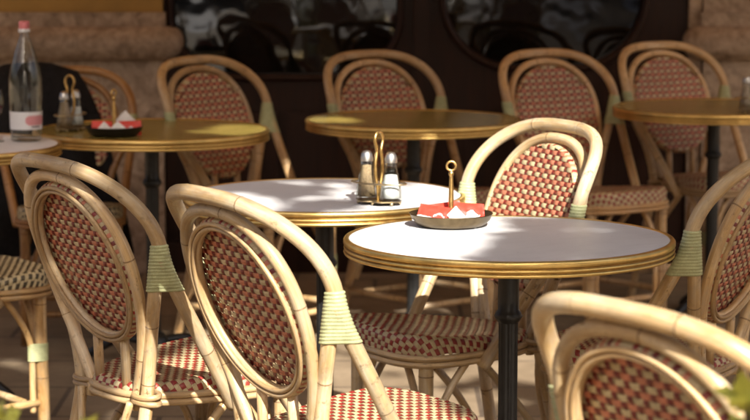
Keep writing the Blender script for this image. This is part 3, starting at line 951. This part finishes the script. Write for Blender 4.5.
# ------------------------------------------------------------------ the café front
WY = 9.0
cafe = empty('cafe_building', (0, WY, 0))
tag(cafe, 'café front with dark wood, two dark rounded windows and veined stone piers under ochre plaster', 'building')
def lc(x, y, z): return Vector((x, y - WY, z))
def rounded_rect(x0, x1, z0, z1, r, n=14):
    o = []
    for cx, cz, a0 in ((x1 - r, z0 + r, -90), (x1 - r, z1 - r, 0), (x0 + r, z1 - r, 90), (x0 + r, z0 + r, 180)):
        for k in range(n + 1):
            a = R(a0 + 90 * k / n); o.append((cx + r * math.cos(a), cz + r * math.sin(a)))
    return o
import bmesh
def wood_front():
    wins = [(-.775, .085, .765, 2.35, .235), (.268, 1.03, .80, 2.35, .28)]
    bm = bmesh.new()
    def loop(pts, y):
        vs = [bm.verts.new((a, y, b)) for a, b in pts]
        for a, b in zip(vs, vs[1:] + vs[:1]): bm.edges.new((a, b))
        return vs
    outer = loop([(-.86, 0.0), (1.20, 0.0), (1.20, 2.7), (-.86, 2.7)], 0)
    inner = [loop(rounded_rect(*w), 0) for w in wins]
    bmesh.ops.triangle_fill(bm, use_beauty=True, edges=bm.edges[:])
    ext = bmesh.ops.extrude_face_region(bm, geom=bm.faces[:])
    bmesh.ops.translate(bm, verts=[e for e in ext['geom'] if isinstance(e, bmesh.types.BMVert)], vec=(0, .07, 0))
    bmesh.ops.recalc_face_normals(bm, faces=bm.faces[:])
    me = bpy.data.meshes.new('wood_front'); bm.to_mesh(me); bm.free()
    me.materials.append(M['wood'])
    o = bpy.data.objects.new('wood_front', me); COL.objects.link(o); o.parent = cafe
    for w in wins:
        mb = MB()
        pts = [Vector((a, -.008, b)) for a, b in rounded_rect(w[0] - .012, w[1] + .012, w[2] - .012, w[3] + .012, w[4])]
        mb.loop_tube(pts, .014, 8)
        wf = mb.build('window', 'wood', cafe)
        mb = MB(); mb.box((w[0] - .02, .045, w[2] - .02), (w[1] + .02, .052, w[3] + .02))
        # the pane sits inside the thickness of the wood front
        mb.build('glass_pane', 'pane', wf, False)
    # kick panels and rails below the windows
    mb = MB()
    for x0, x1 in ((-.80, -.38), (-.34, .10), (.30, .66), (.70, 1.10)):
        mb.box((x0, -.022, .16), (x1, -.0025, .62))
        mb.box((x0 + .05, -.032, .21), (x1 - .05, -.0245, .57))
    mb.box((-.86, -.045, 0), (1.2, -.0025, .12))
    mb.build('panelling', 'wood', cafe, False)
    mb = MB(); mb.box((.150, -.035, .0), (.215, -.0475, 2.7)) if False else mb.box((.148, -.03, .125), (.208, -.0025, 2.7))
    mb.build('post', 'wood', cafe, False)
wood_front()
def pier(x0, x1, d, cap_end):
    """stone pier: dado, torus moulding with rounded ends, a thin slab and plaster above. d = how far it stands out"""
    mb = MB(); mb.box((x0, -d, 0), (x1, .3, .832)); mb.build('stone_dado', 'stone', cafe, False)
    mb = MB()
    prof = []
    for k in range(13):
        a = -PI / 2 + PI * k / 12
        prof.append((.075 * math.cos(a) ** .8 if k not in (0, 12) else 0, .888 + .066 * math.sin(a)))
    # swept along front and both sides
    ring = []
    for (o, z) in prof:
        ring.append([(x0 - o, .3, z), (x0 - o, -d - o * .3, z), (x0 - o * .5, -d - o * .85, z), (x0, -d - o, z), (x1, -d - o, z), (x1 + o * .5, -d - o * .85, z), (x1 + o, -d - o * .3, z), (x1 + o, .3, z)])
    for rr in ring:
        for p in rr: mb.v.append(Vector(p))
    for i in range(len(ring) - 1):
        for k in range(7):
            mb.face((i * 8 + k, i * 8 + k + 1, (i + 1) * 8 + k + 1, (i + 1) * 8 + k))
    mb.build('stone_moulding', 'stone', cafe)
    mb = MB(); mb.box((x0 - .012, -d - .012, .947), (x1 + .012, .3, 1.006)); mb.build('stone_slab', 'stone', cafe, False)
    mb = MB(); mb.box((x0, -d + .01, 1.0), (x1, .3, 3.4)); mb.build('plaster_wall', 'plaster' if cap_end else 'stone', cafe, False)
pier(-3.2, -.812, .05, True)
pier(1.255, 3.6, .05, False)
mb = MB(); mb.box((1.202, -.03, 0), (1.25, .2, 2.7)); mb.build('stone_jamb', 'stone', cafe, False)
mb = MB(); mb.box((-3.2, .0, 2.702), (3.6, .3, 6.0)); mb.build('upper_wall', 'plaster', cafe, False)
mb = MB(); mb.box((-.86, .10, 0), (1.2, .3, 2.7)); mb.build('rear_wall', 'wood', cafe, False)

# ------------------------------------------------------------------ ground
mb = MB(); mb.v += [Vector(p) for p in ((-60, -14, 0), (60, -14, 0), (60, 60, 0), (-60, 60, 0))]; mb.face((0, 1, 2, 3))
tag(mb.build('pavement', 'paving', None, False), kind='structure')
mb = MB(); mb.v += [Vector(p) for p in ((-60, -60, -.12), (60, -60, -.12), (60, -14, -.12), (-60, -14, -.12))]; mb.face((0, 1, 2, 3))
tag(mb.build('road', 'asphalt', None, False), kind='structure')

# the house across the street: it shuts off the low sky and is what the café windows mirror
def street_house():
    root = empty('street_house', (0, -15, 0)); tag(root, 'long stone house across the street, mirrored in the café windows', 'building')
    mb = MB()
    for a, b in ((-34, -1.6), (2.4, 34)):      # gap added to let sun onto the ground mirrored in the windows
        mb.box((a, -8, -.12), (b, 0, 10.4)); mb.box((a, .002, 3.6), (b, .18, 3.85)); mb.box((a, .002, 9.9), (b, .35, 10.38))
    mb.build('wall', 'house_stone', root, False)
    for k in range(15):
        x = -28 + k * 4
        if -4.5 < x < 6: continue
        for z0, z1 in ((.3, 3.0), (4.6, 7.0), (7.6, 9.4)):
            mb = MB(); mb.box((x - .7, .004, z0), (x + .7, .06, z1))
            f = mb.build('window', 'white_label', root, False)
            mb = MB(); mb.box((x - .6, .063, z0 + .1), (x - .04, .075, z1 - .1)); mb.box((x + .04, .063, z0 + .1), (x + .6, .075, z1 - .1))
            mb.build('glass_pane', 'pane', f, False)
street_house()
mb = MB()  # white ground strips, out of view, added to brighten the window reflections
for k in range(9):
    x = -4.6 + k * 1.1
    b = len(mb.v); mb.v += [Vector(p) for p in ((x, -12.6, .004), (x + .5, -12.6, .004), (x + .5, -8.6, .004), (x, -8.6, .004))]; mb.face((b, b + 1, b + 2, b + 3))
tag(mb.build('reflection_stripes', 'white_label', None, False), kind='structure')

# ------------------------------------------------------------------ sun direction; unseen awning and tree added to shade the terrace
SUN = Vector((.20, -.79, .58)).normalized()
aw = empty('awning', (0, WY, 0)); tag(aw, 'unseen canvas awning added to shade the back of the café terrace', 'awning')
mb = MB()
A0, A1, AF, AB, AZF, AZB = -3.6, 3.9, 5.55, 8.94, 2.62, 3.05
mb.v += [lc(A0, AF, AZF), lc(A1, AF, AZF), lc(A1, AB, AZB), lc(A0, AB, AZB)]
mb.face((0, 1, 2, 3))
mb.build('canopy', 'canvas', aw, False)
mb = MB(); mb.box((A0, AF - WY - .012, AZF - .22), (A1, AF - WY, AZF + .012)); mb.build('valance', 'canvas', aw, False)
mb = MB()
for x in (A0 + .2, 0, A1 - .2): mb.tube([lc(x, AF + .05, AZF - .02), lc(x, 7.6, 2.7), lc(x, AB, 2.4)], .018, 8)
mb.build('folding_arm', 'metal_dark', aw)

LIT = [  # patches of terrace (at table height) kept clear of leaves to put sun there: x, y, rx, ry, turn, gappiness
    (-.13, 5.50, .42, .34, 0, .02), (.36, 5.42, .27, .36, 0, -1), (.16, 5.2, .2, .3, 0, -1),
    (.03, 4.85, .265, .50, -.12, -1), (-.10, 4.25, .36, .42, 0, -1), (.04, 3.85, .25, .30, 0, -1), (-.28, 4.35, .14, .20, 0, .12),
    (-.42, 4.85, .46, .46, 0, .04), (-.75, 5.25, .2, .25, 0, .12),
    (.66, 3.05, .66, .44, 0, -.42), (1.0, 3.5, .22, .30, .3, -.3),
    (-.41, 7.15, .15, .20, 0, -1), (-.52, 7.08, .07, .10, 0, -1), (-.14, 7.46, .12, .14, 0, -1),
    (-1.0, 6.0, .25, .25, .6, .16),
    (.1, 6.55, .60, .34, 0, -.1), (.44, 5.95, .52, .50, 0, -.30), (.35, 7.05, .22, .12, 0, -.1), (-.15, 7.0, .25, .10, .2, -.1), (.75, 6.5, .08, .14, 0, -1),
]
def lit(x, y):
    for cx, cy, rx, ry, a, gap in LIT:
        dx, dy = x - cx, y - cy
        u, v = dx * math.cos(a) + dy * math.sin(a), -dx * math.sin(a) + dy * math.cos(a)
        if (u / rx) ** 2 + (v / ry) ** 2 < 1 and noise.noise(Vector((x * 8 + 3.3, y * 4.5, .7))) > gap: return True
    return False

def shade_tree():
    root = empty('shade_tree', (3.35, .9, 0)); tag(root, 'unseen leafy tree added beside the terrace, crown cut to shape the dappled shade', 'tree')
    tr = MB()
    tr.tube(smooth_path([(0, 0, 0), (.02, .02, 1.2), (-.05, .05, 2.4), (-.2, .1, 3.4)], 2), [.16 - .004 * i for i in range(13)], 14) if False else None
    pts = smooth_path([(0, 0, 0), (.03, .02, 1.2), (-.06, .05, 2.4), (-.3, .2, 3.5), (-.5, .4, 4.6)], 2)
    tr.tube(pts, [.17 * (1 - .7 * i / (len(pts) - 1)) for i in range(len(pts))], 14)
    trunk = tr.build('trunk', 'bark', root)
    mb = MB()
    k = SUN / SUN.z; lr = random.Random(5); kept = 0; origin = Vector((3.35, .9, 0))
    for _ in range(90):
        x, y, z = lr.uniform(-3., .9), lr.uniform(-1.8, 3.4), lr.uniform(3.9, 4.7)
        p = smooth_path([(-.1, .1, 2.9), (x * .35 + .1, y * .35, 3.7), (x, y, z)], 2)
        shade = [(q + origin) - k * ((q + origin).z - .75) for q in p]
        if kept >= 10 or any(lit(q.x + a, q.y + b) for q in shade for a in (-.06, 0, .06) for b in (-.06, 0, .06)): continue
        kept += 1
        mb.tube(p, [.06 * (1 - .8 * i / (len(p) - 1)) for i in range(len(p))], 8)
    mb.build('limb', 'bark', root)
    # crown shaped as a light mask: leaves over the chosen sun patches left out
    mb = MB(); rr = random.Random(11)
    k = SUN / SUN.z
    cnt = 0
    def leaf(p, s):
        n = Vector((rr.gauss(0, .5), rr.gauss(0, .5), 1)).normalized()
        a = n.orthogonal().normalized(); a.rotate(Matrix.Rotation(rr.uniform(0, 2 * PI), 3, n)); b = n.cross(a)
        base = len(mb.v)
        mb.v.extend([p - a * s, p + b * s * .55 + n * s * .08, p + a * s, p - b * s * .55 + n * s * .08])
        mb.face((base, base + 1, base + 2), 0); mb.face((base, base + 2, base + 3), 0)
    while cnt < 30000:
        # a point of shade on the terrace, carried back up the sun's ray into the crown
        gx, gy = rr.uniform(-2.0, 2.3), rr.uniform(2.55, 8.3)
        z = rr.uniform(3.15, 4.9)
        p = Vector((gx, gy, .75)) + k * (z - .75)
        e = ((p.x - 1.9) / 3.1) ** 2 + ((p.y - 1.6) / 3.6) ** 2 + ((z - 3.9) / 1.5) ** 2
        if e > 1.25: continue
        cnt += 1
        if lit(gx, gy): continue
        leaf(p - Vector((3.35, .9, 0)), rr.uniform(.055, .095))
    for _ in range(900):   # looser outer foliage
        th, ph = rr.uniform(0, 2 * PI), rr.uniform(-.2, 1.4)
        q = Vector((1.9 + 3.3 * math.cos(th) * math.cos(ph), 1.3 + 3.2 * math.sin(th) * math.cos(ph), 4.1 + 1.7 * math.sin(ph)))
        g_ = q - k * (q.z - .75)
        if lit(g_.x, g_.y) or q.z < 3.1: continue
        leaf(q - Vector((3.35, .9, 0)), rr.uniform(.06, .1))
    mb.build('crown', 'leaf', root, False)
shade_tree()

# low planters in front of the terrace, whose tips reach into the frame
def planter(x, y, label, top, seed):
    root = empty('potted_shrub', (x, y, 0)); tag(root, label, 'plant', 'potted shrubs at the front of the terrace')
    mb = MB(); mb.lathe([(1e-4, 0), (.13, 0), (.17, .36), (.185, .37), (.185, .40), (.165, .40), (.16, .36), (1e-4, .355)], 40); sharp(mb.build('pot', 'terracotta', root))
    mb = MB(); mb.lathe([(.158, .362), (.1, .372), (1e-4, .375)], 24); mb.build('soil', 'soil', root)
    rr = random.Random(seed); st = MB(); lf = MB()
    for k in range(26):
        a = rr.uniform(0, 2 * PI); h = top * rr.uniform(.78, 1.0); sp = rr.uniform(.02, .16)
        p = smooth_path([(.05 * math.cos(a), .05 * math.sin(a), .36), (sp * .6 * math.cos(a), sp * .6 * math.sin(a), .36 + (h - .36) * .6), (sp * math.cos(a), sp * math.sin(a), h - .02)], 2)
        st.tube(p, .0025, 5)
        for q in p[3:]:
            for _ in range(4):
                d = Vector((rr.gauss(0, 1), rr.gauss(0, 1), rr.gauss(.5, .6))).normalized(); n = d.orthogonal().normalized(); n.rotate(Matrix.Rotation(rr.uniform(0, 6.28), 3, d)); b = d.cross(n)
                s = rr.uniform(.020, .034); base = len(lf.v)
                lf.v.extend([q, q + d * s * .5 + b * s * .38 + n * .003, q + d * s * 1.1, q + d * s * .5 - b * s * .38 + n * .003])
                lf.face((base, base + 1, base + 2)); lf.face((base, base + 2, base + 3))
    st.build('stems', 'bark', root); lf.build('foliage', 'leaf_lime', root, False)
planter(-.375, 2.3, 'lime green shrub tip blurred at the bottom left corner', .915, 3)
planter(.50, 2.36, 'yellow green shrub tip blurred at the right edge by the nearest chair', 1.0, 5)

# ------------------------------------------------------------------ camera, light, world
cam = bpy.data.cameras.new('camera'); co = bpy.data.objects.new('camera', cam); COL.objects.link(co)
co.location = (0, 0, 1.4215); co.rotation_euler = (R(90) - .1306, 0, 0)
cam.sensor_width = 36; cam.lens = 2340.4 * 36 / 750
cam.clip_end = 300; cam.clip_start = .05
cam.dof.use_dof = True; cam.dof.focus_distance = 4.55; cam.dof.aperture_fstop = 6.6
cam.dof.aperture_blades = 9
scene.camera = co

sun = bpy.data.lights.new('sun', 'SUN'); so = bpy.data.objects.new('sun', sun); COL.objects.link(so)
sun.energy = 5.; sun.angle = R(.53); sun.color = (1., .945, .85)
so.rotation_euler = SUN.to_track_quat('Z', 'Y').to_euler()
w = bpy.data.worlds.new('World'); scene.world = w; w.use_nodes = True
nt = w.node_tree
sky = nt.nodes.new('ShaderNodeTexSky'); sky.sky_type = 'NISHITA'; sky.sun_disc = False
sky.dust_density = 9.; sky.ozone_density = 0.; sky.air_density = .6
sky.sun_elevation = math.asin(SUN.z); sky.sun_rotation = math.atan2(SUN.x, SUN.y)
bg = nt.nodes['Background']; bg.inputs[1].default_value = .10
nt.links.new(sky.outputs[0], bg.inputs[0])
scene.view_settings.view_transform = 'Standard'; scene.view_settings.look = 'None'
scene.view_settings.exposure = 1.28; scene.view_settings.gamma = 1.
scene.render.engine = 'CYCLES'
scene.cycles.use_denoising = True
scene.cycles.max_bounces = 10; scene.cycles.transmission_bounces = 10; scene.cycles.diffuse_bounces = 5
scene.cycles.sample_clamp_indirect = 6.
scene.cycles.caustics_reflective = False; scene.cycles.caustics_refractive = False
